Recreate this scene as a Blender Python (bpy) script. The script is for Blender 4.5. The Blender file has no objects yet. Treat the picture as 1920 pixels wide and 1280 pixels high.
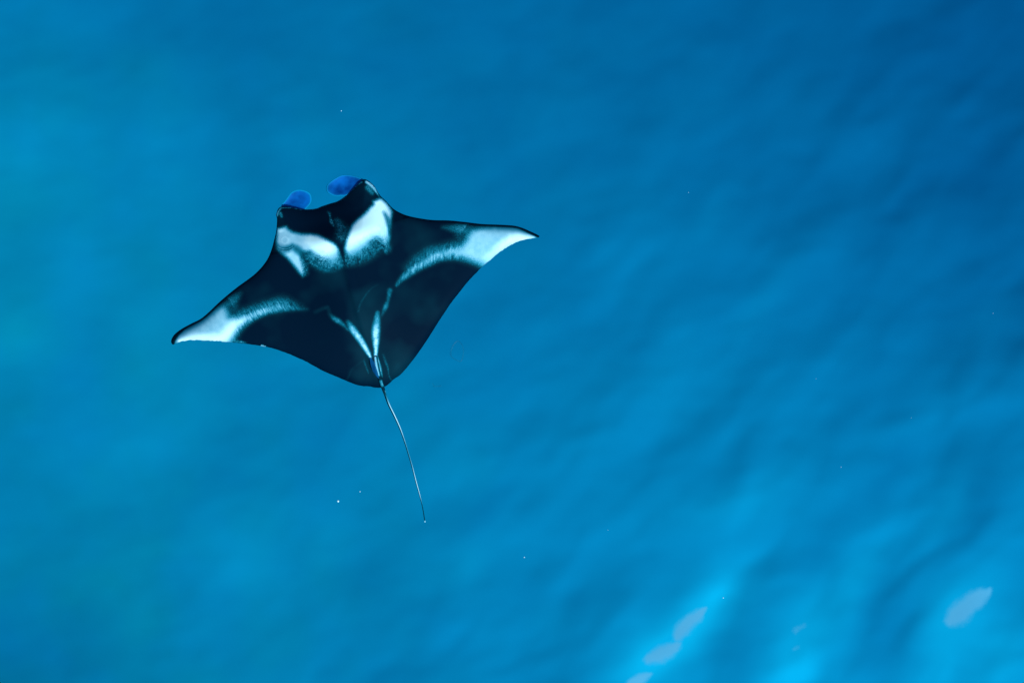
import bpy, math, random
import numpy as np
from mathutils import Vector
from mathutils.geometry import delaunay_2d_cdt

S = bpy.context.scene
COL = S.collection

# ------------------------------------------------------------------ camera
# World: z = 0 is the sea surface.  A swimmer's camera hangs just under it and
# looks straight down; the manta glides 10 m below, the seabed lies far deeper.
W_PX, H_PX = 1920.0, 1280.0
CAM_Z = -1.0
DIST = 10.0                      # camera -> manta
SPAN = 9.2                       # metres across the frame at the manta's depth
MPP = SPAN / W_PX                # metres per photo pixel at that depth
MZ = CAM_Z - DIST
BED = 36.0                       # camera -> mean seabed

cam = bpy.data.cameras.new('camera')
cam.sensor_width = 36.0
cam.lens = 36.0 * DIST / SPAN
cam.clip_start = 0.05
cam.clip_end = 2000
cam_o = bpy.data.objects.new('camera', cam)
COL.objects.link(cam_o)
cam_o.location = (0, 0, CAM_Z)
cam_o.rotation_euler = (0, 0, 0)
S.camera = cam_o

# ------------------------------------------------------------------ light
SUN_EL = math.radians(52)
SUN_AZ = math.radians(142)       # clockwise from +Y (image up): sun stands to the lower right
sv = Vector((math.sin(SUN_AZ) * math.cos(SUN_EL), math.cos(SUN_AZ) * math.cos(SUN_EL), math.sin(SUN_EL)))
world = bpy.data.worlds.new("World")
S.world = world
world.use_nodes = True
wn = world.node_tree
wn.nodes.clear()
sky = wn.nodes.new('ShaderNodeTexSky')
sky.sky_type = 'NISHITA'
sky.sun_disc = False
sky.sun_elevation = SUN_EL
sky.sun_rotation = SUN_AZ
bg = wn.nodes.new('ShaderNodeBackground')
bg.inputs['Strength'].default_value = 0.10
wo = wn.nodes.new('ShaderNodeOutputWorld')
wn.links.new(sky.outputs[0], bg.inputs['Color'])
wn.links.new(bg.outputs[0], wo.inputs['Surface'])

sun = bpy.data.lights.new('sun', 'SUN')
sun.energy = 4.5
sun.angle = math.radians(12)      # widened by the rippled sea surface
sun.color = (1.0, 0.96, 0.9)
sun_o = bpy.data.objects.new('sun', sun)
COL.objects.link(sun_o)
sun_o.rotation_euler = sv.to_track_quat('Z', 'Y').to_euler()

S.view_settings.view_transform = 'Standard'
S.view_settings.look = 'None'
S.view_settings.gamma = 1
S.view_settings.use_curve_mapping = False
S.view_settings.exposure = 0.75

# ------------------------------------------------------------------ helpers
def tag(o, label=None, cat=None, group=None, kind=None):
    if label: o['label'] = label
    if cat: o['category'] = cat
    if group: o['group'] = group
    if kind: o['kind'] = kind
    return o

def mesh_obj(name, verts, faces, mat=None, parent=None, smooth=True):
    me = bpy.data.meshes.new(name)
    me.from_pydata([tuple(v) for v in verts], [], faces)
    if smooth:
        me.polygons.foreach_set('use_smooth', [True] * len(me.polygons))
    if mat: me.materials.append(mat)
    me.update()
    o = bpy.data.objects.new(name, me)
    COL.objects.link(o)
    if parent: o.parent = parent
    return o

def nodes_of(name):
    m = bpy.data.materials.new(name)
    m.use_nodes = True
    t = m.node_tree
    t.nodes.clear()
    return m, t, t.nodes, t.links

def P(x, y):                      # photo pixel -> metres in the manta's plane
    return ((x - W_PX / 2) * MPP, -(y - H_PX / 2) * MPP)

def sstep(a, b, x):
    t = np.clip((x - a) / (b - a), 0, 1)
    return t * t * (3 - 2 * t)

_rng = np.random.RandomState(7)
_tab = _rng.rand(256, 256)
def vnoise(x, y, seed=0):
    x = x + seed * 17.31; y = y + seed * 9.77
    xi = np.floor(x).astype(int); yi = np.floor(y).astype(int)
    fx = x - xi; fy = y - yi
    fx = fx * fx * fx * (fx * (fx * 6 - 15) + 10); fy = fy * fy * fy * (fy * (fy * 6 - 15) + 10)
    a = _tab[xi % 256, yi % 256]; b = _tab[(xi + 1) % 256, yi % 256]
    c = _tab[xi % 256, (yi + 1) % 256]; d = _tab[(xi + 1) % 256, (yi + 1) % 256]
    return (a * (1 - fx) + b * fx) * (1 - fy) + (c * (1 - fx) + d * fx) * fy
def fbm(x, y, oct=4, seed=0, g=0.5):
    s = 0; a = 1; n = 0
    for i in range(oct):
        ang = 0.6 * i
        xr = x * math.cos(ang) - y * math.sin(ang); yr = x * math.sin(ang) + y * math.cos(ang)
        s = s + a * vnoise(xr * 2 ** i, yr * 2 ** i, seed + i * 3); n += a; a *= g
    return s / n

def seg_dist(px, py, ax, ay, bx, by):
    dx, dy = bx - ax, by - ay
    L = dx * dx + dy * dy + 1e-12
    t = np.clip(((px - ax) * dx + (py - ay) * dy) / L, 0, 1)
    return np.hypot(px - ax - t * dx, py - ay - t * dy), t

def poly_sdf(px, py, pts):        # negative inside
    d = np.full(px.shape, 1e9); inside = np.zeros(px.shape, bool)
    n = len(pts)
    for i in range(n):
        ax, ay = pts[i]; bx, by = pts[(i + 1) % n]
        s, _ = seg_dist(px, py, ax, ay, bx, by)
        d = np.minimum(d, s)
        c = ((ay > py) != (by > py))
        with np.errstate(divide='ignore', invalid='ignore'):
            xx = (bx - ax) * (py - ay) / (by - ay if by != ay else 1e-9) + ax
        inside ^= c & (px < xx)
    return np.where(inside, -d, d)

def catmull(pts, closed=True, step=2.0):
    P_ = [np.array(p, float) for p in pts]
    n = len(P_); out = []
    rng = range(n) if closed else range(n - 1)
    for i in rng:
        if closed:
            p0, p1, p2, p3 = P_[(i - 1) % n], P_[i], P_[(i + 1) % n], P_[(i + 2) % n]
        else:
            p0, p1, p2, p3 = P_[max(i - 1, 0)], P_[i], P_[i + 1], P_[min(i + 2, n - 1)]
        L = np.linalg.norm((p2 - p1)[:2]); k = max(1, int(round(L / step)))
        for j in range(k):
            t = j / k
            out.append(0.5 * ((2 * p1) + (-p0 + p2) * t + (2 * p0 - 5 * p1 + 4 * p2 - p3) * t * t + (-p0 + 3 * p1 - 3 * p2 + p3) * t ** 3))
    if not closed: out.append(P_[-1])
    return np.array(out)

def stroke(px, py, pts, soft=0.6):
    """A soft band along (x, y, radius, strength) points."""
    m = np.zeros(px.shape)
    q = catmull(pts, closed=False, step=6.0)
    for i in range(len(q) - 1):
        d, t = seg_dist(px, py, q[i][0], q[i][1], q[i + 1][0], q[i + 1][1])
        r = q[i][2] + (q[i + 1][2] - q[i][2]) * t
        s = q[i][3] + (q[i + 1][3] - q[i][3]) * t
        m = np.maximum(m, s * (1 - sstep(1 - soft, 1 + soft, d / np.maximum(r, .3))))
    return m

# ------------------------------------------------------------------ seabed
# rows / columns of the far bottom as photo pixel anchors: the water glow painted
# into its colour (larger = brighter, shallower) and how teal it is
GX = [0, 240, 480, 720, 960, 1200, 1440, 1680, 1920]
GY = [0, 256, 512, 768, 1024, 1280]
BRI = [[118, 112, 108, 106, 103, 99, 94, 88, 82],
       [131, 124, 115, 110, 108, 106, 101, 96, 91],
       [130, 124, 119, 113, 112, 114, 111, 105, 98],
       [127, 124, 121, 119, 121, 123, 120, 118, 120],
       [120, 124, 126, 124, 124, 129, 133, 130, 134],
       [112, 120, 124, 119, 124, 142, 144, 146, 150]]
TEAL = [[.45, .35, .25, .22, .15, .1, .08, .05, .0],
        [.62, .5, .35, .25, .2, .1, .05, .0, .0],
        [.6, .5, .4, .3, .2, .1, .0, .0, .0],
        [.7, .6, .45, .3, .2, .1, .05, .0, .0],
        [.85, .75, .5, .35, .15, .05, .0, .0, .0],
        [.9, .85, .6, .4, .15, .05, .0, .0, .0]]
def table(T, px, py):
    T = np.array(T, float)
    gx = np.clip(px / 240, 0, 7.9999); gy = np.clip(py / 256, 0, 4.9999)
    xi = gx.astype(int); yi = gy.astype(int)
    fx = gx - xi; fy = gy - yi
    fx = fx * fx * (3 - 2 * fx); fy = fy * fy * (3 - 2 * fy)
    return (T[yi, xi] * (1 - fx) + T[yi, xi + 1] * fx) * (1 - fy) + (T[yi + 1, xi] * (1 - fx) + T[yi + 1, xi + 1] * fx) * fy

def rot(px, py, deg):
    a = math.radians(deg)
    return px * math.cos(a) - py * math.sin(a), px * math.sin(a) + py * math.cos(a)

def blob(px, py, cx, cy, rx, ry, deg):
    u, v = rot(px - cx, py - cy, deg)
    return np.exp(-(u / rx) ** 2 - (v / ry) ** 2)

BLOBS = [  # cx, cy, along, across, angle, brightness: light and dark water glow painted on the bottom
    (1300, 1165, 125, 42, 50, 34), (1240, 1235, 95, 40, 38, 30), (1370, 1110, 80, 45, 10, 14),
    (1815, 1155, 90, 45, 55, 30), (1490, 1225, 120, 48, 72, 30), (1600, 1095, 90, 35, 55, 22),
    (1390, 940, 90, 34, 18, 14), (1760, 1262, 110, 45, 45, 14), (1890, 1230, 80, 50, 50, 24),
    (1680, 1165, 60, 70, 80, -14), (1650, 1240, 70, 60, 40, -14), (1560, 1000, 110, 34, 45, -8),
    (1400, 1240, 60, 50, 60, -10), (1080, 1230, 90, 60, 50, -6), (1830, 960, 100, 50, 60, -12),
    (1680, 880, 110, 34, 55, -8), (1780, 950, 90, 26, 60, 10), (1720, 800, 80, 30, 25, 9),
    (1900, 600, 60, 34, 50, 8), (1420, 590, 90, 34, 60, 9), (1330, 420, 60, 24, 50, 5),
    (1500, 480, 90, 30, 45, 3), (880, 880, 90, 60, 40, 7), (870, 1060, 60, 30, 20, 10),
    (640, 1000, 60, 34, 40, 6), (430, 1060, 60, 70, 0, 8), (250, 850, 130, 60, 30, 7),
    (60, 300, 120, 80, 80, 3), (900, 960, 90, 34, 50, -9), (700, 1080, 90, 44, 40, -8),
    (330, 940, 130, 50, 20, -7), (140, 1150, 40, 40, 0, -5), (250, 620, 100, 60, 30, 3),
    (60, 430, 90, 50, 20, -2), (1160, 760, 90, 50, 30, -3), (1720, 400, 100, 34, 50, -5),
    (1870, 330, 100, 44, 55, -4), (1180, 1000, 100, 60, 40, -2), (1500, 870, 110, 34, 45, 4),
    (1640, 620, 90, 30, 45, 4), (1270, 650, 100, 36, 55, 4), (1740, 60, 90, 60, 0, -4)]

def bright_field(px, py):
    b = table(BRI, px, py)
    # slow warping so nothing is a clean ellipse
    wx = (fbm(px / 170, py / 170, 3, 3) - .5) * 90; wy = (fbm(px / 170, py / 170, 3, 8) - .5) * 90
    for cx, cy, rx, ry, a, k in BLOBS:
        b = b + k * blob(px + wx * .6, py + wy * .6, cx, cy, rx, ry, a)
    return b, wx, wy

def relief(px, py, wx, wy):
    """low swells running up to the upper right, strongest on that side"""
    u, v = rot(px + wx * .45, py + wy * .45, 50)
    u2, v2 = rot(px + wy * .5, py + wx * .5, 30)
    a = fbm(u / 250, v / 100, 2, 21, .4) - .5
    c = fbm(u2 / 170, v2 / 80, 2, 33, .35) - .5
    k = sstep(560, 1500, px * .75 + py * .55)
    soft = fbm(px / 150, py / 110, 3, 41, .45) - .5
    calm = 1 - .75 * np.maximum(blob(px, py, 1265, 1205, 110, 60, 45), blob(px, py, 1825, 1150, 80, 60, 45))
    swell = sstep(900, 1500, px * .55 + py * .6)
    u3, v3 = rot(px + wx * .9, py + wy * .9, 52)
    e = fbm(u3 / 165, v3 / 88, 2, 47, .3) - .5
    return (a * (.02 + .35 * k) + c * .25 * k + e * .20 * swell + soft * (.18 + .06 * k)) * calm, k

nx, ny = 560, 400
half_w, half_h = 27.0, 19.0
xs = np.linspace(-half_w, half_w, nx); ys = np.linspace(-half_h, half_h, ny)
X, Y = np.meshgrid(xs, ys)
k_bed = SPAN / DIST * BED / W_PX
PX = X / k_bed + W_PX / 2; PY = -Y / k_bed + H_PX / 2
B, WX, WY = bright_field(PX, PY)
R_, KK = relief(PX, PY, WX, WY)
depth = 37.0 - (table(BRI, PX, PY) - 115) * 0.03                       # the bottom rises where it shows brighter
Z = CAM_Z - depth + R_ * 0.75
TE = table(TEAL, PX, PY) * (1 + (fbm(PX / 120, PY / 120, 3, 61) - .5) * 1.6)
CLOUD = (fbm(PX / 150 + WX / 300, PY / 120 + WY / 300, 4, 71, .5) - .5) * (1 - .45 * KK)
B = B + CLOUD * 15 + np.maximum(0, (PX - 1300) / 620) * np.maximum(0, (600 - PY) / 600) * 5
GLINT = np.zeros(PX.shape)  # sun glints painted as pale spots on the bed
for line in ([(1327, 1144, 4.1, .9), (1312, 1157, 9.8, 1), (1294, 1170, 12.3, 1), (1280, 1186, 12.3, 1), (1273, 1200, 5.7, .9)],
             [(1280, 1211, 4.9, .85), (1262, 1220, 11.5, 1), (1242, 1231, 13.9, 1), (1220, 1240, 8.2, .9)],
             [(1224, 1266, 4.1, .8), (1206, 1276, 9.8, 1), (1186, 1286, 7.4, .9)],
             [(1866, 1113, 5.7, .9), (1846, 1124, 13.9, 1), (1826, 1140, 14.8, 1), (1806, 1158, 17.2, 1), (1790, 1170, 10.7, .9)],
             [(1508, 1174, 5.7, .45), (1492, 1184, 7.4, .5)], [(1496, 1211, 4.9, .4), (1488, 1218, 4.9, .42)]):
    GLINT = np.maximum(GLINT, stroke(PX + WX * .12 + (fbm(PX / 9, PY / 9, 2, 81) - .5) * 7, PY + WY * .12 + (fbm(PX / 9, PY / 9, 2, 83) - .5) * 7, line, 1.0))
# bed colour holds the painted water glow, more teal towards the left
def lin(v):
    v = v / 255.0
    return np.where(v <= .04045, v / 12.92, ((np.maximum(v, 0) + .055) / 1.055) ** 2.4)
UNDER = (0.05, 0.50, 1.00)      # what a white bottom would return through 36 m of this water
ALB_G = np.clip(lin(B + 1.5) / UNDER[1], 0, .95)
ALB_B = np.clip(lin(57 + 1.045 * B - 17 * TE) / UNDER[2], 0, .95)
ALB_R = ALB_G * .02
verts = np.stack([X, Y, Z], -1).reshape(-1, 3)
faces = []
for j in range(ny - 1):
    r0 = j * nx
    faces += [(r0 + i, r0 + i + 1, r0 + nx + i + 1, r0 + nx + i) for i in range(nx - 1)]
# skirt: the same bottom goes on far beyond the frame
nb = len(verts)
def ring_idx():
    a = list(range(nx)) + [j * nx + nx - 1 for j in range(1, ny)] + [(ny - 1) * nx + i for i in range(nx - 2, -1, -1)] + [j * nx for j in range(ny - 2, 0, -1)]
    return a
ri = ring_idx(); extra = []; prev = ri
allv = [tuple(v) for v in verts]
zm = float(Z.mean())
for f in (1.25, 1.8, 3.2, 8.0):
    cur = []
    for q in ri:
        x, y, z = verts[q]
        t = min(1, (f - 1) / 1.2)
        cur.append(len(allv)); allv.append((x * f, y * f, z * (1 - t) + zm * t + .8 * math.sin(x * f * .11 + 1) * math.sin(y * f * .13)))
    n = len(ri)
    for i in range(n):
        faces.append((prev[(i + 1) % n], prev[i], cur[i], cur[(i + 1) % n]))
    prev = cur
def padded(F):
    f = F.reshape(-1)
    return np.concatenate([f] + [f[ri]] * 4)

m, t, N, L = nodes_of('seabed_painted_light')
att = N.new('ShaderNodeAttribute'); att.attribute_name = 'bed'
tc = N.new('ShaderNodeTexCoord')
grain = N.new('ShaderNodeTexNoise'); grain.inputs['Scale'].default_value = 24; grain.inputs['Detail'].default_value = 3
L.new(tc.outputs['Object'], grain.inputs['Vector'])
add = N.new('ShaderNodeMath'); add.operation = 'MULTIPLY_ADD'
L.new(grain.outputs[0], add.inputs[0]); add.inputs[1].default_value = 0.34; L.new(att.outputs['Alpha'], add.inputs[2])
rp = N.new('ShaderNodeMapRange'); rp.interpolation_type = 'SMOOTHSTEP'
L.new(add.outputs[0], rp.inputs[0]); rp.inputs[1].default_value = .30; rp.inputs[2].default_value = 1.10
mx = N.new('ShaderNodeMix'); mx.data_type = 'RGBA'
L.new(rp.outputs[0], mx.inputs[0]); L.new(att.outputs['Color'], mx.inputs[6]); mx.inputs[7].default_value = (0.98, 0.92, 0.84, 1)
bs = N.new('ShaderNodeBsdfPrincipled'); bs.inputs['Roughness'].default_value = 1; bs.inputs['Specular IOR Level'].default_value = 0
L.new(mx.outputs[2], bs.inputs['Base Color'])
out = N.new('ShaderNodeOutputMaterial'); L.new(bs.outputs[0], out.inputs['Surface'])
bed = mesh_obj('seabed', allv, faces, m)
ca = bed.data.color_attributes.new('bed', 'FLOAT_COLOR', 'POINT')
rgba = np.stack([padded(ALB_R), padded(ALB_G), padded(ALB_B), padded(GLINT)], -1).astype(np.float32)
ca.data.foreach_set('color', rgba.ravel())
tag(bed, kind='structure')

# ------------------------------------------------------------------ water body
m, t, N, L = nodes_of('sea_water')
va = N.new('ShaderNodeVolumeAbsorption')
KR, KG, KB = 0.038, 0.0168, 0.0095
va.inputs['Density'].default_value = KR
va.inputs['Color'].default_value = (0.0, 1 - KG / KR, 1 - KB / KR, 1)
out = N.new('ShaderNodeOutputMaterial'); L.new(va.outputs[0], out.inputs['Volume'])
hx, hy, z0, z1 = 230, 165, -70.0, 0.0
bv = [(sx * hx, sy * hy, z) for z in (z0, z1) for sy in (-1, 1) for sx in (-1, 1)]
bf = [(0, 2, 3, 1), (4, 5, 7, 6), (0, 1, 5, 4), (2, 6, 7, 3), (0, 4, 6, 2), (1, 3, 7, 5)]
water = mesh_obj('water', bv, bf, m, smooth=False)
tag(water, kind='structure')

# ------------------------------------------------------------------ manta: outline
OUT_LEAD_L = [(324.4, 645.9), (321, 641.8), (322, 634.7), (328.4, 625.6), (340.6, 616.4), (359, 606.3), (375.2, 598.2), (389.4, 587), (409.7, 567.7),
              (426, 553.5), (446.3, 537.2), (472.7, 518), (487, 504.7), (497, 492.5), (504.2, 480.3), (510, 465), (514, 450), (517.6, 435), (519, 422), (519.4, 409.7)]
OUT_HEAD = [(517.8, 402), (523, 390), (533.7, 386.8), (551, 389.4), (571.3, 392.5), (591.6, 391.2), (603.8, 386.6), (620, 381.3), (632.2, 377.6),
            (644.4, 370), (656.6, 359), (668.8, 346.7), (677, 339.5), (684, 336.2), (693.2, 341), (701.3, 348.4), (706.8, 357), (713.5, 367.3), (723.7, 377)]
OUT_LEAD_R = [(737, 391), (752, 399.8), (769, 405.7), (793.4, 410.4), (813.7, 412.7), (842, 413.4), (872.6, 416.4), (903, 420), (933.6, 421.3), (962, 423),
              (978.3, 427), (992.5, 433), (1006.7, 439.6), (1011.8, 443.2)]
OUT_TRAIL_R = [(1009.7, 445.3), (1000.6, 446.5), (984.4, 449), (968, 454), (953.9, 461.8), (937.6, 472.3), (923.4, 484.4), (908, 496.5), (895, 509.3), (876.7, 528.6),
               (860.5, 549.2), (846.2, 567.4), (834, 585.4), (823, 602), (805, 630.7), (790, 653.2), (775, 673.8), (760, 692.5), (748.8, 703.8),
               (737.5, 711.3), (730, 718.8), (722.5, 723.8)]
OUT_TRAIL_L = [(711.3, 726.7), (702, 726.3), (692.5, 724.2), (677.5, 723.2), (662.5, 719.2), (647.5, 713), (632.5, 706.6), (608, 696.3), (580, 681), (574.3, 677.8),
               (543.8, 664.2), (515.4, 654.2), (495, 649.2), (468.6, 645.3), (442.2, 642.4), (413.8, 639.8), (385.3, 638), (361, 637.6), (342.7, 639.4), (330.5, 643.2)]
ctrl = OUT_LEAD_L + OUT_HEAD + OUT_LEAD_R + OUT_TRAIL_R + OUT_TRAIL_L
outl = catmull(ctrl, True, 2.0)
nlead = None
def dist_to(px, py, pts):
    d = np.full(px.shape, 1e9)
    for i in range(len(pts) - 1):
        s, _ = seg_dist(px, py, pts[i][0], pts[i][1], pts[i + 1][0], pts[i + 1][1]); d = np.minimum(d, s)
    return d
LEAD = catmull(OUT_LEAD_L + OUT_HEAD + OUT_LEAD_R, False, 6.0)
TRAIL = catmull(OUT_TRAIL_R + OUT_TRAIL_L, False, 6.0)
# a faintly ragged rear margin on the fin tips
o2 = []
for i, (x, y) in enumerate(outl):
    td = float(dist_to(np.array([x]), np.array([y]), TRAIL)[0])
    w = (1 if td < 1.5 else 0) * (1.0 if (x > 890 and x < 1000) or (x < 440 and x > 340) else .35)
    r = (vnoise(np.array([i * .55]), np.array([3.3]))[0] - .5) * 1.7 * w
    o2.append((x, y + r))
outl = np.array(o2)

# interior points
sp = 1.8
gx_, gy_ = np.meshgrid(np.arange(318, 1016, sp), np.arange(332, 732, sp))
gx_[1::2] += sp * .5
ix = gx_.ravel() + (_rng.rand(gx_.size) - .5) * .5; iy = gy_.ravel() + (_rng.rand(gx_.size) - .5) * .5
sd = poly_sdf(ix, iy, [tuple(p) for p in outl])
keep = sd < -1.1
ix, iy = ix[keep], iy[keep]
pv = [Vector((float(a), float(b))) for a, b in outl] + [Vector((float(a), float(b))) for a, b in zip(ix, iy)]
no = len(outl)
res = delaunay_2d_cdt(pv, [(i, (i + 1) % no) for i in range(no)], [], 1, 1e-5)
V2 = np.array([(v.x, v.y) for v in res[0]]); F2 = [tuple(f) for f in res[2]]
vx, vy = V2[:, 0], V2[:, 1]
origs = res[3]
on_rim = np.array([any(o < no for o in og) for og in origs])

AX = np.array([0.262, 0.965]); C0 = np.array([618.0, 385.0])      # head -> tail axis
def axis_uv(x, y):
    dx, dy = x - C0[0], y - C0[1]
    return dx * AX[0] + dy * AX[1], dx * AX[1] - dy * AX[0]       # along, across (+ = right wing)

def manta_height(x, y, rim=None):
    dL = dist_to(x, y, LEAD); dT = dist_to(x, y, TRAIL)
    if rim is not None: dL = np.where(rim & (dL < 1.5), 0, dL); dT = np.where(rim & (dT < 1.5), 0, dT)
    s, a = axis_uv(x, y)
    aa = np.abs(a)
    body = np.exp(-(aa / 78) ** 2) * sstep(-40, 60, s) * (1 - .8 * sstep(190, 350, s))
    th = .045 + .23 * body + .05 * np.exp(-(aa / 190) ** 2)
    fr = 11 + 48 * (1 - sstep(20, 70, s)) * (aa < 130)
    h = th * (dL / (dL + fr)) ** .75 * (dT / (dT + 9)) ** .9
    # spinal ridge, and the bulges over eyes and shoulders
    h += .022 * np.exp(-(aa / 7) ** 2) * sstep(60, 140, s) * (dT / (dT + 12))
    for cx, cy, r, k in ((540, 446, 22, .03), (712, 398, 24, .03), (600, 458, 34, .02), (676, 440, 34, .02)):
        h += k * np.exp(-(((x - cx) ** 2 + (y - cy) ** 2) / r ** 2)) * (dL / (dL + 22))
    # wing beat: shoulders slightly raised, tips sweeping down, and tip margins rolled over
    w = np.clip(aa / 360, 0, 1.1)
    arch = .16 * np.sin(w * 2.4) - .30 * w ** 2.6
    tipw = sstep(190, 330, aa)
    arch -= tipw * .09 * np.exp(-dL / 16)
    head = -.018 * np.exp(-dL / 10) * (s < 60)
    return h, arch + head

h, arch = manta_height(vx, vy, on_rim)
# chord-wise muscle fibres in low relief
s_, a_ = axis_uv(vx, vy)

# ------------------------------------------------------------------ manta: markings
def Z3(x, y): return (700 + x / 4.9235, 360 + y / 4.9235)
def Z2(x, y): return (300 + x / 4.922, 460 + y / 4.922)
def Z4(x, y): return (580 + x / 5.332, 520 + y / 5.332)
def poly(px, py, pts, soft_in, soft_out):
    return 1 - sstep(-soft_in, soft_out, poly_sdf(px, py, pts))
def st(f, pts, soft=.6):
    return stroke(vx, vy, [(*f(p[0], p[1]), p[2], p[3]) for p in pts], soft)
ident = lambda x, y: (x, y)

left_sh = [(519, 428), (527, 427), (532, 424.5), (537.5, 424), (541.2, 429), (550.6, 434.4), (565.6, 437.5), (582.5, 438.1), (596.6, 440), (607.8, 445.6),
           (617.2, 450.3), (631.2, 458), (636.5, 466.2), (638.5, 481.2), (633, 490), (624.7, 496), (615, 494), (609.7, 487.8), (598.4, 485), (590, 481),
           (580.6, 472), (569, 474), (566, 485), (570.3, 499), (571, 511.3), (567.5, 519), (560, 511.3), (548.8, 497.2), (537.5, 484), (525, 474), (519, 467), (517, 451), (518, 440)]
right_sh = [(699, 377.5), (705, 374.6), (712, 371.5), (717, 372.5), (723.8, 378.5), (732, 388), (736.5, 397), (734.5, 410), (732.5, 425), (732, 443.8), (728, 457), (724.5, 470),
            (721, 460), (714, 456), (706, 452), (700, 458), (694, 468), (684, 475), (674, 483), (657, 489), (647, 481), (644.5, 466), (648.5, 450),
            (653.5, 435), (660, 421), (671, 410), (683.8, 399.5), (693.8, 387.5), (700, 383)]
tip_r = [Z3(*p) for p in [(1590, 400), (1480, 340), (1380, 290), (1240, 280), (1100, 282), (980, 320), (910, 350), (870, 400), (850, 450), (800, 500), (790, 560), (830, 600),
                          (900, 632), (985, 668), (1060, 720), (1180, 640), (1260, 570), (1330, 530), (1430, 500), (1560, 470)]]
tip_l = [Z2(*p) for p in [(60, 930), (120, 800), (190, 740), (270, 710), (360, 650), (430, 600), (520, 555), (590, 540), (620, 600), (640, 650), (720, 660), (770, 690),
                          (740, 740), (700, 800), (690, 850), (650, 930), (540, 955), (400, 945), (280, 945), (160, 960)]]
def mk(x, y):
    pass
ZL = np.clip(st(ident, [(590, 486, 12, .8), (606, 494, 14, 1), (626, 500, 14, 1), (640, 492, 10, .7)], 1.0) + .8 * st(ident, [(572, 478, 8, .8), (577, 492, 8, .9), (578, 512, 7, .9)], 1.0), 0, 1)
ZR = st(ident, [(650, 492, 12, 1), (668, 488, 13, 1), (684, 476, 13, 1), (698, 462, 16, 1), (710, 458, 15, 1), (720, 466, 10, .9), (726, 476, 8, .8)], 1.0)
M_sl = poly(vx, vy, left_sh, 8.0 + 9 * ZL, 5.0 + 13 * ZL)
M_sr = poly(vx, vy, right_sh, 8.0 + 14 * ZR, 5.0 + 11 * ZR)
M_tr = poly(vx, vy, tip_r, 14.0, 15.0)
M_tl = poly(vx, vy, tip_l, 14.0, 15.0)
# arcs running in from the fin tips
A_r = st(Z3, [(900, 560, 15, 1), (800, 552, 13, .92), (700, 560, 11, .8), (600, 588, 9.5, .74), (520, 628, 8.6, .74), (440, 668, 8, .72), (370, 712, 7.4, .7), (300, 768, 6, .54), (250, 812, 4.4, .42), (215, 860, 3, .3)], 1.0)
A_r = np.maximum(A_r, st(Z3, [(800, 520, 14, .5), (700, 535, 13, .46), (600, 560, 13, .44), (500, 600, 13, .42), (400, 650, 12, .36), (320, 710, 9, .22)], 1.0))
A_l = st(Z2, [(640, 800, 14, 1), (690, 735, 13, 1), (770, 688, 10.5, .9), (850, 650, 8.6, .8), (950, 606, 7.6, .7), (1050, 580, 8, .66), (1130, 566, 8, .6), (1220, 572, 6.4, .46), (1290, 580, 4.6, .3), (1360, 588, 3.4, .14)], 1.0)
A_l = np.maximum(A_l, st(Z2, [(760, 650, 12, .5), (850, 612, 11, .42), (950, 578, 11, .42), (1050, 552, 12, .46), (1130, 538, 12, .46), (1220, 550, 9, .34), (1300, 570, 6, .2)], 1.0))
# thin blue-grey shading painted along the leading edge inside each tip
G_r = st(Z3, [(640, 325, 4, .12), (780, 340, 9, .3), (880, 350, 12, .42), (980, 360, 11, .5)], .8)
G_r2 = st(Z3, [(800, 420, 10, .22), (880, 440, 13, .3)], .9)
G_l = st(Z2, [(740, 440, 5, .12), (680, 500, 9, .28), (600, 560, 11, .42), (540, 600, 10, .5)], .8)
G_l2 = st(Z2, [(700, 580, 9, .2), (640, 620, 10, .3)], .9)
# the pale V over the hips
V_l = np.maximum(st(Z4, [(60, 345, 3, .1), (180, 300, 3, .14), (200, 360, 3, .14), (245, 408, 4, .42), (290, 436, 4.2, .5), (345, 480, 3.4, .3), (390, 520, 3, .2)], 1.0),
                 st(Z4, [(385, 445, 4, .26), (420, 500, 5.2, .56), (465, 562, 5.2, .74), (515, 632, 4.8, .78), (558, 700, 4.0, .8), (593, 760, 3.0, .8), (611, 798, 1.8, .7)], .9))
V_r = np.maximum(st(Z4, [(805, 130, 4.2, .34), (798, 175, 3.6, .34), (785, 235, 3.2, .22), (764, 290, 4, .34), (740, 345, 3, .2), (715, 400, 2.4, .1)], 1.0),
                 st(Z4, [(682, 355, 3.8, .36), (676, 430, 5, .52), (670, 500, 6, .66), (666, 570, 6, .76), (666, 650, 4.9, .8), (666, 720, 3.4, .84), (664, 780, 2.6, .84)], .9))
V_t = st(Z4, [(664, 780, 2.34, 0.83), (690, 850, 2.34, 0.57), (712, 930, 2.16, 0.48), (722, 990, 1.98, 0.36)], .85)
F_1 = st(Z4, [(490, 340, 2.2, .26), (510, 265, 2.0, .22), (560, 180, 1.6, .16), (620, 110, 1.5, .22), (690, 70, 1.3, .1)], .8)
F_2 = st(Z4, [(738, 770, 2.2, .16), (765, 850, 2.2, .36), (785, 900, 1.5, .3), (795, 980, 1.2, .3), (820, 1025, 1.2, .34)], .8)
F_3 = st(Z4, [(545, 830, 1.6, .2), (570, 900, 1.5, .32), (592, 955, 1.0, .3)], .8)
F_4 = st(Z4, [(375, 1022, 1.6, .26), (400, 975, 1.8, .26), (425, 920, 1.6, .16), (550, 820, 1.6, .18)], .8)
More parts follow.
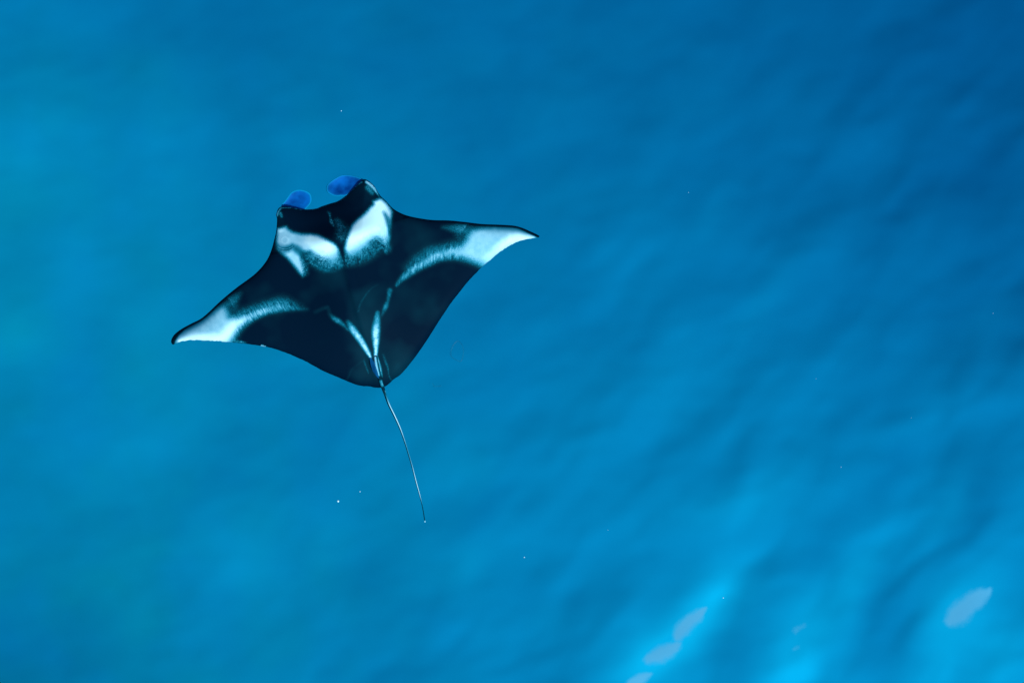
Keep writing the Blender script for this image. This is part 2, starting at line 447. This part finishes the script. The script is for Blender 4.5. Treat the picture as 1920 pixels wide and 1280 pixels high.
# flecks between the cephalic fins, pale rim glow painted on the head edges
H_1 = st(ident, [(614, 397, 1.6, .22), (618, 400, 2.4, .36), (619, 407, 1.6, .24), (621, 415, 3.0, .44), (625, 422, 2.6, .3)], .9)
H_2 = st(ident, [(632, 414, 5, .2), (640, 428, 9, .26), (640, 445, 9, .24), (650, 428, 6, .24)], 1.0)
H_3 = st(ident, [(526, 400, 2.6, .35), (528, 406, 2.4, .28)], .9)
H_4 = st(ident, [(687, 341, 2.6, .65), (698, 349, 3.2, .62), (706, 360, 2.4, .5), (711, 368, 1.4, .3)], .7)
H_5 = st(ident, [(690, 352, 5, .32), (698, 362, 4, .25)], .9)
H_6 = st(ident, [(519, 404, 2.4, .42), (522, 396, 2.4, .42), (527, 390, 1.8, .36), (536, 388.5, 1.6, .4), (551, 390, 1.3, .38), (571, 392.8, 1.3, .4), (592, 391.4, 1.3, .4), (604, 387, 1.2, .35), (632, 378, 1.2, .35), (645, 370.5, 1.2, .36), (668, 348, 1.3, .38), (677, 341, 2.4, .4)], .7)
brk = .80 + .35 * (fbm(vx / 5, vy / 5, 3, 77) - .5) * 1.6
V_l = V_l * brk; V_r = V_r * brk; V_t = V_t * brk; F_1 = F_1 * .34 * brk; F_2 = F_2 * .45 * brk; F_3 = F_3 * .35 * brk; F_4 = F_4 * .26 * brk; H_1 = H_1 * .7; H_2 = H_2 * .8 * (.4 + 1.2 * fbm(vx / 3, vy / 3, 2, 13)); 
S_1 = st(ident, [(554, 472, 9, .36), (568, 479, 11, .36), (590, 484, 13, .40), (612, 490, 14, .46), (634, 489, 11, .44)], 1.0)
S_2 = st(ident, [(652, 486, 11, .44), (675, 477, 14, .44), (696, 459, 17, .42), (714, 456, 12, .38), (726, 466, 7, .34)], 1.0)
T_1 = st(ident, [(490, 648.2, 1.6, .85), (497, 649.2, 1.4, .8)], .6)
T_2 = st(ident, [(440, 640, 3, .5), (452, 641, 2.4, .4), (462, 643, 1.5, .2)], .9)
mask = np.maximum.reduce([S_1, S_2, T_1, T_2, M_sl, M_sr, M_tr, M_tl, A_r, A_l, G_r, G_r2, G_l, G_l2, V_l, V_r, V_t, F_1, F_2, F_3, F_4, H_1, H_2, H_3, H_4, H_5, H_6])
# tone inside the whites: where they are grey-blue rather than chalk white
tone = np.ones(len(vx))
core = np.maximum.reduce([
    st(ident, [(584, 450, 12, 1), (600, 457, 15, 1), (616, 466, 13, 1), (606, 478, 8, .7)], 1.0),
    st(ident, [(522, 432, 4, .9), (527, 430, 4, .9)], 1.0)])
tone_sl = .74 + .30 * core
cr = np.maximum.reduce([
    st(ident, [(712, 385, 14, 1), (703, 410, 22, 1), (680, 430, 20, 1), (662, 450, 15, 1), (655, 462, 9, .9)], .9)])
tone_sr = .72 + .32 * cr
low = st(ident, [(650, 480, 14, 1), (670, 472, 14, 1), (700, 452, 12, .8)], 1.0)
tone_sr -= .20 * low
tone_sl -= .24 * st(ident, [(622, 488, 14, 1), (632, 476, 7, .6), (600, 486, 6, .6)], 1.0)
tone_sl -= .42 * st(ident, [(525, 464, 6, .6), (535, 468, 6, 1), (548, 463, 6, 1), (560, 470, 7, 1), (566, 478, 5, 1)], .9)
tone_sl -= .10 * st(ident, [(533, 450, 14, 1)], 1.0)
tone_sr -= .5 * st(ident, [(719, 398, 3.4, .7), (725, 408, 4.2, 1), (729, 424, 3.4, .8), (731, 440, 2.6, .5)], .9)
use_l = M_sl > .02; use_r = M_sr > .02
tone = np.where(use_l, tone_sl, tone); tone = np.where(use_r, tone_sr, tone)
# tips: chalk along the rear margin, painted grey-blue shading towards the leading edge
dLv = dist_to(vx, vy, LEAD); dTv = dist_to(vx, vy, TRAIL)
tips = np.maximum(np.maximum(M_tr, M_tl), np.maximum(A_r, A_l))
rear_r = st(Z3, [(1480, 412, 3, 1), (1400, 410, 5, 1), (1310, 420, 8, 1), (1220, 470, 8, .85), (1130, 540, 7, .5), (1060, 600, 6, .35)], 1.0)
rear_l = st(Z2, [(180, 880, 3, 1), (300, 850, 6, 1), (450, 850, 7, .95), (560, 850, 9, 1), (640, 790, 10, .95), (700, 720, 8, .8), (780, 680, 6, .5)], 1.0)
tone_t = .69 + .33 * np.maximum(rear_r, rear_l) - .30 * (1 - sstep(3, 17, dLv))
isT = (tips > .02) & ~use_l & ~use_r
tone = np.where(isT, tone_t, tone)
# black margin of the leading edge and the dark fin tips
edge_black = (1 - sstep(1.0, 6.0, dLv)) * sstep(150, 200, np.abs(a_))
tipblk = np.maximum(st(ident, [(322, 643, 4, 1), (326, 634, 4.6, 1), (333, 626, 3.4, .8), (350, 613, 1.5, .5)], .5),
                    st(ident, [(1011, 443, 3, 1), (1002, 438.5, 3.6, 1), (990, 433.5, 3.2, .8), (978, 428.5, 2, .6)], .6))
mask = mask * (1 - .92 * edge_black) * (1 - tipblk)
# midline groove between the shoulder patches
groove = st(ident, [(632, 455, 5, .5), (637, 462, 3, .9), (642, 475, 2.2, .85), (645, 487, 2.2, .7), (648, 500, 2, .3)], .7)
mask = mask * (1 - .85 * groove)
# ring creases round the left shoulder bulge, long creases on the right one
rr = np.hypot((vx - 534), (vy - 447)); an = np.degrees(np.arctan2(vy - 447, vx - 534))
sect = sstep(20, 60, an) * (1 - sstep(170, 180, an)) + (an < -150) * .9
rings = np.clip(sect, 0, 1) * (np.exp(-((rr - 20.4) / .8) ** 2) + .8 * np.exp(-((rr - 24) / .8) ** 2) - np.exp(-((rr - 22.2) / .8) ** 2) - .5 * np.exp(-((rr - 18.6) / .8) ** 2))
r8 = np.hypot(vx - 534, vy - 450)
rings = rings + .4 * np.exp(-((r8 - 6) / 1.0) ** 2)
rc = np.hypot((vx - 668), (vy - 432) * .82)
sec2 = sstep(380, 392, vy) * (1 - sstep(450, 468, vy)) * (vx > 695)
creas = sec2 * np.sin(rc / 3.4 * 2 * math.pi) * sstep(44, 50, rc) * (1 - sstep(64, 68, rc))
tone = tone + rings * .20 + creas * .09  # crease light and shade painted into the tone
sand_noise = fbm(vx / 7, vy / 7, 3, 5) - .5
tone = tone + sand_noise * .10
speck = np.full(len(vx), .22)
speck = np.where(np.maximum(V_l, V_r) > .02, .10, speck)
speck = np.maximum(speck, .8 * st(ident, [(632, 414, 9, 1), (640, 440, 14, 1), (622, 410, 9, 1)], .6))
speck = np.maximum(speck, .62 * st(ident, [(600, 486, 12, 1), (622, 488, 16, 1), (634, 470, 8, .7)], .9))
speck = np.maximum(speck, .62 * st(ident, [(652, 484, 14, 1), (672, 474, 15, 1), (698, 452, 16, 1), (712, 452, 14, .9), (722, 462, 10, .9)], .9))
speck = np.maximum(speck, .5 * st(ident, [(566, 484, 10, 1), (570, 505, 9, 1)], .9))
fibre_w = np.maximum(np.clip(A_r * 1.5, 0, 1) * (1 - M_tr), np.clip(A_l * 1.5, 0, 1) * (1 - M_tl))
side = a_ > 0
fib = np.where(side, vx * 1.0 + vy * .03, vx * .88 - vy * .47)
erode = np.maximum(.22 * st(ident, [(598, 488, 8, .6), (612, 492, 10, 1), (628, 492, 10, 1), (637, 474, 6, .7)], 1.0), .24 * st(ident, [(648, 486, 9, 1), (664, 482, 11, 1), (680, 470, 10, 1), (694, 452, 10, 1), (706, 446, 9, .9), (718, 456, 8, .9)], 1.0))
mask = mask + (fbm(vx / 3.2, vy / 3.2, 2, 91) - .5) * .55 * np.maximum(ZL, ZR) * sstep(.02, .3, mask) * (1 - sstep(.75, 1.0, mask))
sheen_mottle = fbm(vx / 60, vy / 60, 3, 15) + .34 * st(ident, [(690, 560, 30, .5), (720, 640, 40, .8), (745, 680, 36, 1), (700, 700, 30, .6)], 1.0) + .2 * st(ident, [(640, 520, 30, .8), (650, 560, 34, .6), (680, 520, 34, .5)], 1.0)  # skin mottle plus a painted teal sheen towards the rear

top_z = h + arch
bot_z = arch - h * .55
r8 = None
# crease relief
top_z = top_z + rings * .0035 + creas * .0015
top_z = np.where(on_rim, arch, top_z)

def to_world(x, y, z):
    X_, Y_ = (x - W_PX / 2) * MPP, -(y - H_PX / 2) * MPP
    return X_, Y_, z
RX, RY = P(640, 520)

manta = bpy.data.objects.new('manta_ray', None)
COL.objects.link(manta)
manta.location = (RX, RY, MZ)
tag(manta, 'black manta ray with white shoulder patches and fin tips gliding through open blue water', 'manta ray')

nt = len(vx)
dk = (DIST - top_z) / DIST            # pixel pitch at this point's own depth
Xw, Yw = (vx - W_PX / 2) * MPP * dk - RX, -(vy - H_PX / 2) * MPP * dk - RY
Vt = [(float(a), float(b), float(c)) for a, b, c in zip(Xw, Yw, top_z)]
bmap = {}; Vb = []
for i in range(nt):
    if on_rim[i]: bmap[i] = i
    else:
        bmap[i] = nt + len(Vb); Vb.append((float(Xw[i]), float(Yw[i]), float(bot_z[i])))
def up(f):
    (x0, y0), (x1, y1), (x2, y2) = [(Xw[i], Yw[i]) for i in f[:3]]
    return (x1 - x0) * (y2 - y0) - (x2 - x0) * (y1 - y0) > 0
Ft = [tuple(f) if up(f) else tuple(reversed(f)) for f in F2]
Fb = [tuple(bmap[i] for i in reversed(f)) for f in Ft]
Vall = Vt + Vb; Fall = Ft + Fb
nbot = len(Vb)
mark = [mask, tone, speck, fibre_w]
fibv = [fib, sheen_mottle]
idx_b = [i for i in range(nt) if not on_rim[i]]
cols = np.stack(mark, -1); fb2 = np.stack(fibv, -1)
belly = cols[idx_b].copy(); belly[:, 0] = .95; belly[:, 1] = .9; belly[:, 2] = .1; belly[:, 3] = 0
cols = np.concatenate([cols, belly]); fb2 = np.concatenate([fb2, fb2[idx_b]])

# tail: a tapering whip grown out of the rear of the back
TAIL = [(704.5, 668, 3.0), (707, 684, 3.4), (710.5, 700, 3.4), (714, 714, 3.3), (717.7, 726, 2.9), (722.4, 740, 2.1), (728.9, 758, 1.8), (740, 780.7, 1.55), (750, 803, 1.35), (758.5, 827, 1.2), (765.5, 849.6, 1.12),
        (772.5, 873.5, 1.08), (779.6, 901.6, .98), (786.6, 927, .86), (792.2, 949.4, .8), (796.2, 974, .85), (796.8, 978, .95)]
tq = catmull(TAIL, False, 3.0)
ns = 12; base = len(Vall); rows = []
tcol = []; tfib = []
for i, (x, y, r) in enumerate(tq):
    k0 = tq[max(i - 1, 0)]; k1 = tq[min(i + 1, len(tq) - 1)]
    d = np.array([k1[0] - k0[0], k1[1] - k0[1]]); d /= np.linalg.norm(d); nrm = np.array([-d[1], d[0]])   # image normal: -> right/up
    hh, ar = manta_height(np.array([float(min(x, 712))]), np.array([float(min(y, 706))]))
    z = float(ar[0]) + max(float(hh[0]), .02) + .004
    z = z - .0006 * max(0, y - 712)
    u = i / (len(tq) - 1)
    row = []
    for q in range(ns):
        th = 2 * math.pi * q / ns
        ox = math.cos(th) * r * 1.12; oz = math.sin(th) * r * MPP * 1.1
        wx_, wy_ = P(x + nrm[0] * ox, y + nrm[1] * ox)
        row.append(len(Vall)); dq = (DIST - z) / DIST; Vall.append((wx_ * dq - RX, wy_ * dq - RY, z + oz))
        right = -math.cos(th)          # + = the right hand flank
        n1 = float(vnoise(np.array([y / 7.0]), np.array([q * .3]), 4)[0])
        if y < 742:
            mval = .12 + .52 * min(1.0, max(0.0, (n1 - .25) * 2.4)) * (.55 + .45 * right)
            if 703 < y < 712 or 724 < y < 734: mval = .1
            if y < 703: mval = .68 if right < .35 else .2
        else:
            line = sstep(-.1, .6, right) * (.78 + .25 * math.sin(y * .05))  # highlight painted down the right flank
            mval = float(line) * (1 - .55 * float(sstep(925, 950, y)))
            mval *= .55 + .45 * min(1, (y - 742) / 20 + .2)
        if y > 975: mval = 1
        tcol.append((mval, .95, .05, 0)); tfib.append((0, .5))
    rows.append(row)
for i in range(len(rows) - 1):
    for q in range(ns):
        Fall.append((rows[i][q], rows[i][(q + 1) % ns], rows[i + 1][(q + 1) % ns], rows[i + 1][q]))
Fall.append(tuple(reversed(rows[0]))); Fall.append(tuple(rows[-1]))
cols = np.concatenate([cols, np.array(tcol)]); fb2 = np.concatenate([fb2, np.array(tfib)])

# skin
def skin_material():
    m, t, N, L = nodes_of('manta_skin')
    a1 = N.new('ShaderNodeAttribute'); a1.attribute_name = 'mark'
    sp_ = N.new('ShaderNodeSeparateColor'); L.new(a1.outputs['Color'], sp_.inputs[0])
    a2 = N.new('ShaderNodeAttribute'); a2.attribute_name = 'fibre'
    a3 = N.new('ShaderNodeAttribute'); a3.attribute_name = 'mottle_sheen'
    tc = N.new('ShaderNodeTexCoord')
    n1 = N.new('ShaderNodeTexNoise'); n1.inputs['Scale'].default_value = 135; n1.inputs['Detail'].default_value = 3; n1.inputs['Roughness'].default_value = .65
    L.new(tc.outputs['Object'], n1.inputs['Vector'])
    # streaks across the arcs: noise of a coordinate that runs along them
    n2 = N.new('ShaderNodeTexNoise'); n2.noise_dimensions = '2D'; n2.inputs['Scale'].default_value = 1.0; n2.inputs['Detail'].default_value = 3
    wob = N.new('ShaderNodeMath'); wob.operation = 'MULTIPLY_ADD'; L.new(n1.outputs[0], wob.inputs[0]); wob.inputs[1].default_value = 2.0; L.new(a2.outputs['Fac'], wob.inputs[2])
    wm = N.new('ShaderNodeMath'); wm.operation = 'MULTIPLY'; wm.inputs[1].default_value = .34; L.new(wob.outputs[0], wm.inputs[0])
    so = N.new('ShaderNodeSeparateXYZ'); L.new(tc.outputs['Object'], so.inputs[0])
    ym = N.new('ShaderNodeMath'); ym.operation = 'MULTIPLY'; ym.inputs[1].default_value = 14.0; L.new(so.outputs[1], ym.inputs[0])
    cx = N.new('ShaderNodeCombineXYZ'); L.new(wm.outputs[0], cx.inputs[0]); L.new(ym.outputs[0], cx.inputs[1])
    L.new(cx.outputs[0], n2.inputs['Vector'])
    def math_(op, a, b=None, c=None):
        n = N.new('ShaderNodeMath'); n.operation = op
        for i, v in enumerate((a, b, c)):
            if v is None: continue
            if isinstance(v, (int, float)): n.inputs[i].default_value = v
            else: L.new(v, n.inputs[i])
        return n.outputs[0]
    mval = sp_.outputs[0]
    one_m = math_('SUBTRACT', 1.0, mval)
    bell = math_('MULTIPLY', math_('MULTIPLY', mval, one_m), 4.0)
    bell = math_('MAXIMUM', bell, math_('MULTIPLY', math_('GREATER_THAN', mval, .04), math_('MULTIPLY', sp_.outputs[2], .55)))
    amp = math_('MULTIPLY_ADD', sp_.outputs[2], 3.2, .35)
    jit = math_('MULTIPLY', math_('MULTIPLY', math_('SUBTRACT', n1.outputs[0], .5), amp), bell)
    a4 = a1.outputs['Alpha']
    jit2 = math_('MULTIPLY', math_('MULTIPLY', math_('SUBTRACT', n2.outputs[0], .5), math_('MULTIPLY', a4, 1.2)), math_('MAXIMUM', bell, .10))
    v = math_('MAXIMUM', math_('ADD', math_('ADD', mval, jit), jit2), 0.0)
    v = math_('MINIMUM', v, 1.05)
    v = math_('MULTIPLY', v, sp_.outputs[1])
    base = math_('MULTIPLY', math_('MAXIMUM', math_('SUBTRACT', a3.outputs['Fac'], .5), 0.0), .22)
    v = math_('ADD', v, base)
    ramp = N.new('ShaderNodeValToRGB'); L.new(v, ramp.inputs[0])
    cr = ramp.color_ramp
    cr.elements[0].position = 0; cr.elements[0].color = (.0004, .0065, .0165, 1)
    cr.elements[1].position = 1; cr.elements[1].color = (.86, .93, .88, 1)
    for p, c in ((.12, (.0015, .020, .032, 1)), (.30, (.002, .105, .145, 1)), (.48, (.04, .25, .33, 1)), (.66, (.25, .46, .54, 1)), (.82, (.50, .67, .72, 1))):
        e = cr.elements.new(p); e.color = c
    b = N.new('ShaderNodeBsdfPrincipled')
    L.new(ramp.outputs[0], b.inputs['Base Color'])
    b.inputs['Roughness'].default_value = .6
    b.inputs['Specular IOR Level'].default_value = .015
    bump = N.new('ShaderNodeBump'); bump.inputs['Strength'].default_value = .12; bump.inputs['Distance'].default_value = .004
    L.new(n1.outputs[0], bump.inputs['Height']); L.new(bump.outputs[0], b.inputs['Normal'])
    o = N.new('ShaderNodeOutputMaterial'); L.new(b.outputs[0], o.inputs['Surface'])
    return m
SKIN = skin_material()
body = mesh_obj('body', Vall, Fall, SKIN, manta)
ca = body.data.color_attributes.new('mark', 'FLOAT_COLOR', 'POINT'); ca.data.foreach_set('color', cols.astype(np.float32).ravel())
f1 = body.data.attributes.new('fibre', 'FLOAT', 'POINT'); f1.data.foreach_set('value', fb2[:, 0].astype(np.float32))
f2 = body.data.attributes.new('mottle_sheen', 'FLOAT', 'POINT'); f2.data.foreach_set('value', fb2[:, 1].astype(np.float32))

# ------------------------------------------------------------------ fins of the head
def fin_material(name, ca_, cb_, crim):
    m, t, N, L = nodes_of(name)
    at = N.new('ShaderNodeAttribute'); at.attribute_name = 'rim'
    tc = N.new('ShaderNodeTexCoord')
    n = N.new('ShaderNodeTexNoise'); n.inputs['Scale'].default_value = 5.5; n.inputs['Detail'].default_value = 3
    L.new(tc.outputs['Object'], n.inputs['Vector'])
    mr = N.new('ShaderNodeMapRange'); mr.inputs[1].default_value = .38; mr.inputs[2].default_value = .62; L.new(n.outputs[0], mr.inputs[0])
    mx = N.new('ShaderNodeMix'); mx.data_type = 'RGBA'; L.new(mr.outputs[0], mx.inputs[0]); mx.inputs[6].default_value = ca_; mx.inputs[7].default_value = cb_
    mx2 = N.new('ShaderNodeMix'); mx2.data_type = 'RGBA'; L.new(at.outputs['Fac'], mx2.inputs[0]); L.new(mx.outputs[2], mx2.inputs[6]); mx2.inputs[7].default_value = crim
    b = N.new('ShaderNodeBsdfPrincipled'); b.inputs['Roughness'].default_value = .5; b.inputs['Specular IOR Level'].default_value = .02
    L.new(mx2.outputs[2], b.inputs['Base Color'])
    o = N.new('ShaderNodeOutputMaterial'); L.new(b.outputs[0], o.inputs['Surface'])
    return m
FIN = fin_material('cephalic_fin_skin', (.0004, .028, .135, 1), (.0012, .098, .34, 1), (.003, .27, .45, 1))

def Z6(x, y): return (500 + x / 8.348, 310 + y / 8.348)
def fin_sheet(name, pts, zc, cup, thick, mat, rimw, tuck):
    """a thin cupped paddle: outline filled with rings that shrink to its middle"""
    ol = catmull(pts, True, 1.5)
    c = ol.mean(0)
    rings_ = [1.0, .965, .92, .86, .78, .66, .5, .32, .14]
    V = []; F = []; rim = []
    n = len(ol)
    for sgn in (1, -1):
        for k, f in enumerate(rings_):
            for (x, y) in ol:
                qx, qy = c[0] + (x - c[0]) * f, c[1] + (y - c[1]) * f
                X_, Y_ = P(qx, qy)
                tk = tuck(qx, qy)
                # rolled rim stands up, middle is hollow
                z = zc + cup * (f ** 3) * .6 + tk + sgn * thick * math.sqrt(max(0.0, 1 - f ** 6)) 
                dq = 1.0; V.append((X_ * dq - RX, Y_ * dq - RY, z))
                rim.append(math.exp(-(1 - f) / rimw))
        o0 = 0 if sgn == 1 else n * len(rings_)
        for k in range(len(rings_) - 1):
            for i in range(n):
                a, b_ = o0 + k * n + i, o0 + k * n + (i + 1) % n
                f_ = (a, b_, b_ + n, a + n)
                F.append(f_ if sgn == -1 else tuple(reversed(f_)))
        last = o0 + (len(rings_) - 1) * n
        cap = tuple(range(last, last + n))
        F.append(cap if sgn == -1 else tuple(reversed(cap)))
    for i in range(n):
        a, b_ = i, (i + 1) % n
        F.append((a, b_, b_ + n * len(rings_), a + n * len(rings_)))
    o = mesh_obj(name, V, F, mat, manta)
    at = o.data.attributes.new('rim', 'FLOAT', 'POINT'); at.data.foreach_set('value', np.array(rim, np.float32))
    return o
lf = [Z6(*p) for p in [(235, 640), (285, 580), (330, 520), (400, 432), (500, 393), (600, 405), (680, 450), (706, 520), (695, 590), (645, 655), (590, 700), (480, 710), (360, 700), (280, 690)]]
rf = [Z6(*p) for p in [(1500, 215), (1400, 178), (1280, 158), (1180, 162), (1100, 200), (1020, 250), (960, 305), (938, 360), (950, 420), (1010, 462), (1080, 485), (1160, 482), (1240, 480), (1330, 430), (1420, 360), (1500, 290), (1530, 240)]]
fin_sheet('cephalic_fin', lf, .004, .030, .005, FIN, .06, lambda x, y: .0)
fin_sheet('cephalic_fin', rf, .004, .030, .005, FIN, .06, lambda x, y: .0)

# dorsal fin at the root of the tail, leaning over to the left
DF = fin_material('dorsal_fin_skin', (.002, .035, .10, 1), (.003, .07, .19, 1), (.004, .13, .28, 1))
hh, ar = manta_height(np.array([700.0]), np.array([690.0]))
zb = float(hh[0] + ar[0]) + .012
prof = [Z4(625, 768), Z4(637, 765), Z4(652, 830), Z4(668, 900), Z4(688, 960), Z4(696, 1012), Z4(672, 985), Z4(640, 935), Z4(622, 880), Z4(608, 812)]
zz = [.0, .0, .0, .0, .0, -.006, .02, .045, .045, .03]
V = []
for k in (1, -1):
    for (x, y), z in zip(prof, zz):
        X_, Y_ = P(x, y); dq = (DIST - zb) / DIST; V.append((X_ * dq - RX, Y_ * dq - RY, zb + z + k * .004))
n = len(prof)
F = [tuple(reversed(range(n))), tuple(range(n, 2 * n))] + [(i, (i + 1) % n, (i + 1) % n + n, i + n) for i in range(n)]
df = mesh_obj('dorsal_fin', V, F, DF, manta, smooth=False)
at = df.data.attributes.new('rim', 'FLOAT', 'POINT'); at.data.foreach_set('value', np.array([.6 if i in (2, 3, 4) else .1 for i in range(n)] * 2, np.float32))

# ------------------------------------------------------------------ drifting specks
m, t, N, L = nodes_of('plankton_white')
b = N.new('ShaderNodeBsdfPrincipled'); tcn = N.new('ShaderNodeTexCoord'); nn = N.new('ShaderNodeTexNoise'); nn.inputs['Scale'].default_value = 200
rmp = N.new('ShaderNodeValToRGB'); rmp.color_ramp.elements[0].color = (.75, .8, .8, 1); rmp.color_ramp.elements[1].color = (.95, .95, .95, 1)
L.new(tcn.outputs['Object'], nn.inputs['Vector']); L.new(nn.outputs[0], rmp.inputs[0]); L.new(rmp.outputs[0], b.inputs['Base Color'])
b.inputs['Roughness'].default_value = .4
o_ = N.new('ShaderNodeOutputMaterial'); L.new(b.outputs[0], o_.inputs['Surface'])
PL = m
def speck_mesh(r, seed):
    rs = random.Random(seed); V = []; F = []
    nu, nv = 10, 6
    for j in range(nv + 1):
        ph = math.pi * j / nv
        for i in range(nu):
            th = 2 * math.pi * i / nu
            k = r * (1 + rs.uniform(-.18, .18) * math.sin(ph))
            V.append((k * math.sin(ph) * math.cos(th), k * math.sin(ph) * math.sin(th), k * math.cos(ph)))
    for j in range(nv):
        for i in range(nu):
            F.append((j * nu + i, (j + 1) * nu + i, (j + 1) * nu + (i + 1) % nu, j * nu + (i + 1) % nu))
    return V, F
G = 'tiny pale plankton specks drifting in the water'
for i, (x, y, r, lab) in enumerate([
        (634, 939, 1.9, 'brightest and largest white plankton speck, low between the tail tip and the water\'s teal patch'),
        (675, 921, 1.0, 'small pale plankton speck just beside the brightest speck near the tail tip'),
        (640, 208, .8, 'tiny pale plankton speck drifting alone ahead of the manta\'s cephalic fins'),
        (983, 1044, 1.0, 'tiny pale plankton speck drifting below and beyond the tip of the manta\'s tail'),
        (1356, 1120, 1.0, 'tiny white plankton speck over the bright streak with two pale patches'),
        (1291, 361, .5, 'faint plankton speck in the plain blue beyond the manta\'s wing tip, highest on that side'),
        (1577, 875, .6, 'faint plankton speck over the rippled blue, between the tail and the single big pale patch'),
        (1140, 993, .5, 'faint plankton speck in mid blue between the tail tip and the pale streak'),
        (1862, 587, .5, 'faint plankton speck at the far edge of the water, level with the manta\'s body'),
        (1530, 710, .42, 'very faint plankton speck level with the root of the manta\'s tail, far from it'),
        (1709, 783, .42, 'very faint plankton speck over the rippled blue, directly above the single big pale patch')]):
    V, F = speck_mesh(r * MPP, i)
    o = mesh_obj('plankton', V, F, PL)
    X_, Y_ = P(x, y); o.location = (X_, Y_, MZ)
    tag(o, lab, 'plankton', G)

# glassy drifters: thin loops of jelly
m, t, N, L = nodes_of('clear_jelly')
b = N.new('ShaderNodeBsdfPrincipled'); b.inputs['Roughness'].default_value = .3; b.inputs['Specular IOR Level'].default_value = .2
tcn = N.new('ShaderNodeTexCoord'); nn = N.new('ShaderNodeTexNoise'); nn.inputs['Scale'].default_value = 22
L.new(tcn.outputs['Object'], nn.inputs['Vector'])
rmp = N.new('ShaderNodeValToRGB'); rmp.color_ramp.elements[0].position = .35; rmp.color_ramp.elements[0].color = (.008, .06, .10, 1)
rmp.color_ramp.elements[1].position = .7; rmp.color_ramp.elements[1].color = (.015, .16, .22, 1)
L.new(nn.outputs[0], rmp.inputs[0]); L.new(rmp.outputs[0], b.inputs['Base Color'])
b.inputs['Alpha'].default_value = .13
o_ = N.new('ShaderNodeOutputMaterial'); L.new(b.outputs[0], o_.inputs['Surface'])
JE = m
def jelly(pts, closed, r, label):
    q = catmull(pts, closed, 2.0)
    cx, cy = q[:, 0].mean(), q[:, 1].mean()
    V = []; F = []; n = len(q); ns = 8
    for i in range(n):
        p0 = q[(i - 1) % n if closed else max(i - 1, 0)]; p1 = q[(i + 1) % n if closed else min(i + 1, n - 1)]
        d = (p1 - p0); d = d / (np.linalg.norm(d) + 1e-9); nr = np.array([-d[1], d[0]])
        rr_ = r * (.55 + .9 * float(vnoise(np.array([i * .23]), np.array([1.7]))[0]))
        for k in range(ns):
            th = 2 * math.pi * k / ns
            x, y = q[i] + nr * math.cos(th) * rr_
            V.append(((x - cx) * MPP, -(y - cy) * MPP, math.sin(th) * rr_ * MPP))
    for i in range(n if closed else n - 1):
        for k in range(ns):
            a, c = i * ns, ((i + 1) % n) * ns
            F.append((a + k, c + k, c + (k + 1) % ns, a + (k + 1) % ns))
    o = mesh_obj('jelly_drifter', V, F, JE)
    X_, Y_ = P(cx, cy); o.location = (X_, Y_, MZ)
    tag(o, label, 'jelly', 'clear jelly drifters behind the manta')
jelly([(859, 639), (853, 643), (848, 651), (845, 662), (847, 669), (856, 675), (864, 677), (868, 668), (869, 656), (866, 646)], True, 1.5,
      'nearly clear teardrop-shaped jelly loop drifting just behind the manta\'s wing')
jelly([(811, 718), (814, 724), (820, 724), (828, 723)], False, 1.0,
      'tiny clear hook-shaped jelly fragment drifting beside the root of the manta\'s tail')
